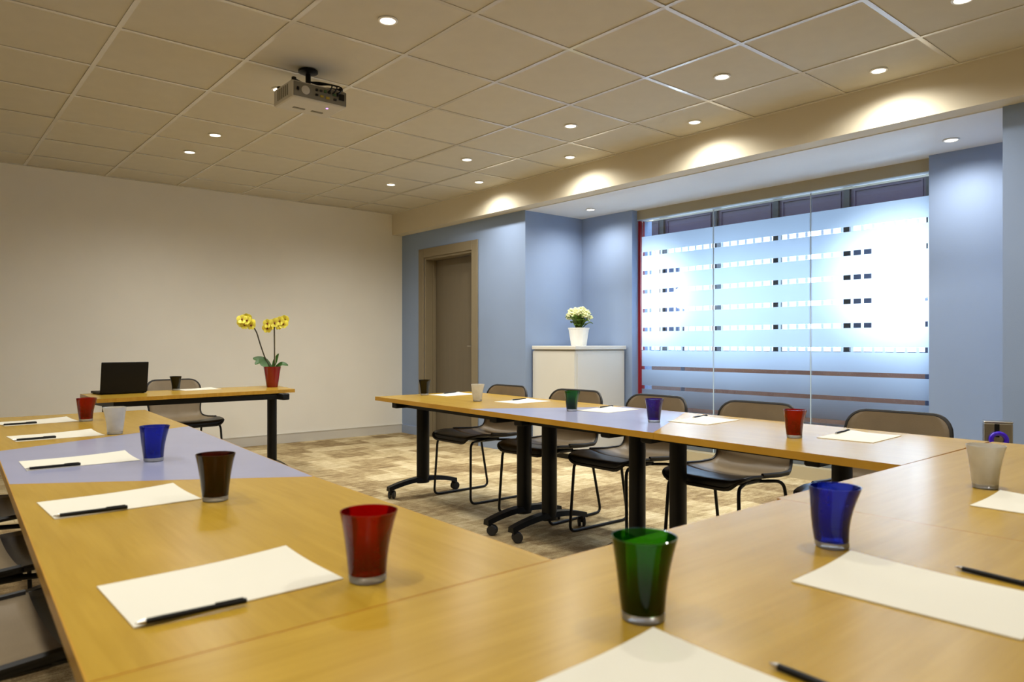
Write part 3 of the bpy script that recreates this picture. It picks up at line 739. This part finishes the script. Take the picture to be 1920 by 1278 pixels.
for r, z in prof:
    rows_.append([((r+(.0025 if k%2 else 0))*math.cos(2*PI*k/seg), (r+(.0025 if k%2 else 0))*math.sin(2*PI*k/seg), z) for k in range(seg)])
fs = [(i*seg+k, i*seg+(k+1)%seg, (i+1)*seg+(k+1)%seg, (i+1)*seg+k) for i in range(len(prof)-1) for k in range(seg)]
fs += [tuple(range(seg-1,-1,-1)), tuple((len(prof)-1)*seg+k for k in range(seg))]
pw = m.add([p for r in rows_ for p in r], fs).build('pot', 'pot_white', fp)
MB().lathe([(.089,.1505),(.087,.158)], 20).build('soil', 'soil', pw)
for k in range(26):
    a = random.uniform(0, 2*PI); r = random.uniform(.05, .115); z = random.uniform(.20, .31)
    leafm([(.02*math.cos(a), .02*math.sin(a), .157), (r*.6*math.cos(a), r*.6*math.sin(a), z*.9), (r*math.cos(a), r*math.sin(a), z), (1.25*r*math.cos(a), 1.25*r*math.sin(a), z-.012)], .022).build('leaf', 'leaf_light', fp, True)
def floret():
    m = MB()
    for k in range(14):
        a = 2.399963*k; zc = 1-1.5*(k+.5)/14; r = math.sqrt(max(0, 1-zc*zc)); c = Vector((r*math.cos(a), r*math.sin(a), zc))*.024
        m.lathe([(.004,-.005),(.012,-.001),(.012,.004),(.005,.007)], 7, tuple(c))
    return m.mesh('blossom', 'petal_cream', True)
bl = floret()
for k in range(20):
    a = 2.399963*k; q = (k+.5)/20; r = .108*math.sqrt(q); z = .350-.085*q**1.5
    o = bpy.data.objects.new('blossom', bl); C.objects.link(o); o.parent = fp; o.location = (r*math.cos(a), r*math.sin(a), z+random.uniform(-.012,.012)); o.rotation_euler = (random.uniform(-.4,.4), random.uniform(-.4,.4), a); o.scale = (random.uniform(.95,1.3),)*3

# ------------------------------------------------------------------ projector
pz = H-.235
prj = empty('projector', (1.783, 3.90, H), 0, 'white projector hanging from a black ceiling mount', 'projector')
hx, hy = .165, .125
bd = MB().rbox(-hx, hx, -hy, hy, -.215, -.118, .012, 2).build('body', 'proj_white', prj)
MB().box(-hx+.012, hx-.004, -hy-.003, -hy-.0001, -.205, -.128).build('connector_panel', 'proj_grey', bd)
for x, z, w_, h_, mt in [(-.13,-.165,.012,.016,'black_plastic'),(-.02,-.150,.012,.012,'black_plastic'),(.005,-.150,.014,.010,'wheel_grey'),(.03,-.148,.014,.014,'port_green'),(.055,-.148,.014,.014,'black_plastic'),
        (-.02,-.178,.014,.010,'black_plastic'),(.01,-.180,.018,.010,'port_yellow'),(.045,-.182,.02,.012,'port_yellow'),(.085,-.155,.018,.012,'port_green'),(.09,-.182,.016,.012,'wheel_grey'),(.13,-.160,.030,.034,'black_plastic'),(.105,-.150,.008,.02,'black_plastic')]:
    MB().box(x-w_/2, x+w_/2, -hy-.010, -hy-.0031, z-h_/2, z+h_/2).build('port', mt, bd)
sp = MB().lathe([(.024,0),(.024,.003),(.020,.0045)], 20); sp.xf(Matrix.Translation((-.085,-hy-.003,-.165)) @ Matrix.Rotation(PI/2, 4, 'X')).build('speaker_grille', 'proj_white', bd, True)
ln_ = MB().lathe([(.034,0),(.034,.03),(.028,.032),(.026,.02)], 24); ln_.xf(Matrix.Translation((-.09,hy,-.165)) @ Matrix.Rotation(-PI/2, 4, 'X')).build('lens', 'lens_dark', bd, True)
for x in (-.05, .06): MB().rbox(x-.035, x+.035, .03, .05, -.218, -.2149, .001, 1).build('vent', 'proj_grey', bd)
MB().lathe([(.007,-.218),(.007,-.2149)], 12, (.075,-.06,0)).build('status_light', 'led_violet', bd)
for k in range(6): MB().box(-hx-.0015, -hx+.0005, -.08+k*.026, -.066+k*.026, -.195, -.135).build('vent', 'proj_grey', bd)
MB().lathe([(.055,-.0005),(.055,-.012),(.040,-.018),(.018,-.022)], 24, (-.007,.011,0)).build('mount_plate', 'black_metal', prj, True)
MB().lathe([(.015,-.02),(.015,-.085),(.028,-.09),(.028,-.105)], 16, (-.007,.011,0)).build('mount_pole', 'black_metal', prj, True)
for (x, y) in ((-.14,-.10),(.14,-.10),(-.14,.10),(.14,.10)):
    MB().tube([(-.007,.011,-.100), ((x-.007)*.5,(y+.011)*.5,-.100), (x,y,-.109)], .008, 8).build('mount_arm', 'black_metal', prj, True)
    MB().lathe([(.013,-.1185),(.013,-.100),(.008,-.097)], 12, (x,y,0)).build('mount_foot', 'black_metal', prj, True)
for k in range(3):
    MB().tube(bez([(-.007+.01*k,.011,-.06), (.03,-.04-.02*k,-.085), (.06+.03*k,-hy-.02,-.11), (.05+.028*k,-hy-.022,-.145), (.045+.03*k,-hy-.009,-.150)], 5), .0038, 6).build('cable', 'black_plastic', prj, True)

# ------------------------------------------------------------------ steel stand with a violet ring near the right pillar
ss = empty('steel_stand', (4.30, 1.222, 0), -1.18, 'slim brushed steel stand with a violet ring at the right edge', 'stand')
MB().rbox(-.09, .09, -.07, .07, 0, .02, .004, 1).build('foot', 'black_metal', ss)
MB().rbox(-.062, .062, -.04, .04, .02, .672, .006, 2).build('column', 'steel', ss)
MB().rbox(-.064, .064, -.042, .042, .6721, .680, .003, 1).build('cap', 'steel', ss)
MB().box(-.018, .004, -.0408, -.0401, .60, .668).build('slot', 'black_plastic', ss)
pts = [(.0+.033*math.cos(2*PI*k/24), -.052, .588+.033*math.sin(2*PI*k/24)) for k in range(24)]
MB().tube(pts, .0115, 10, closed=True).build('ring', 'violet', ss, True)
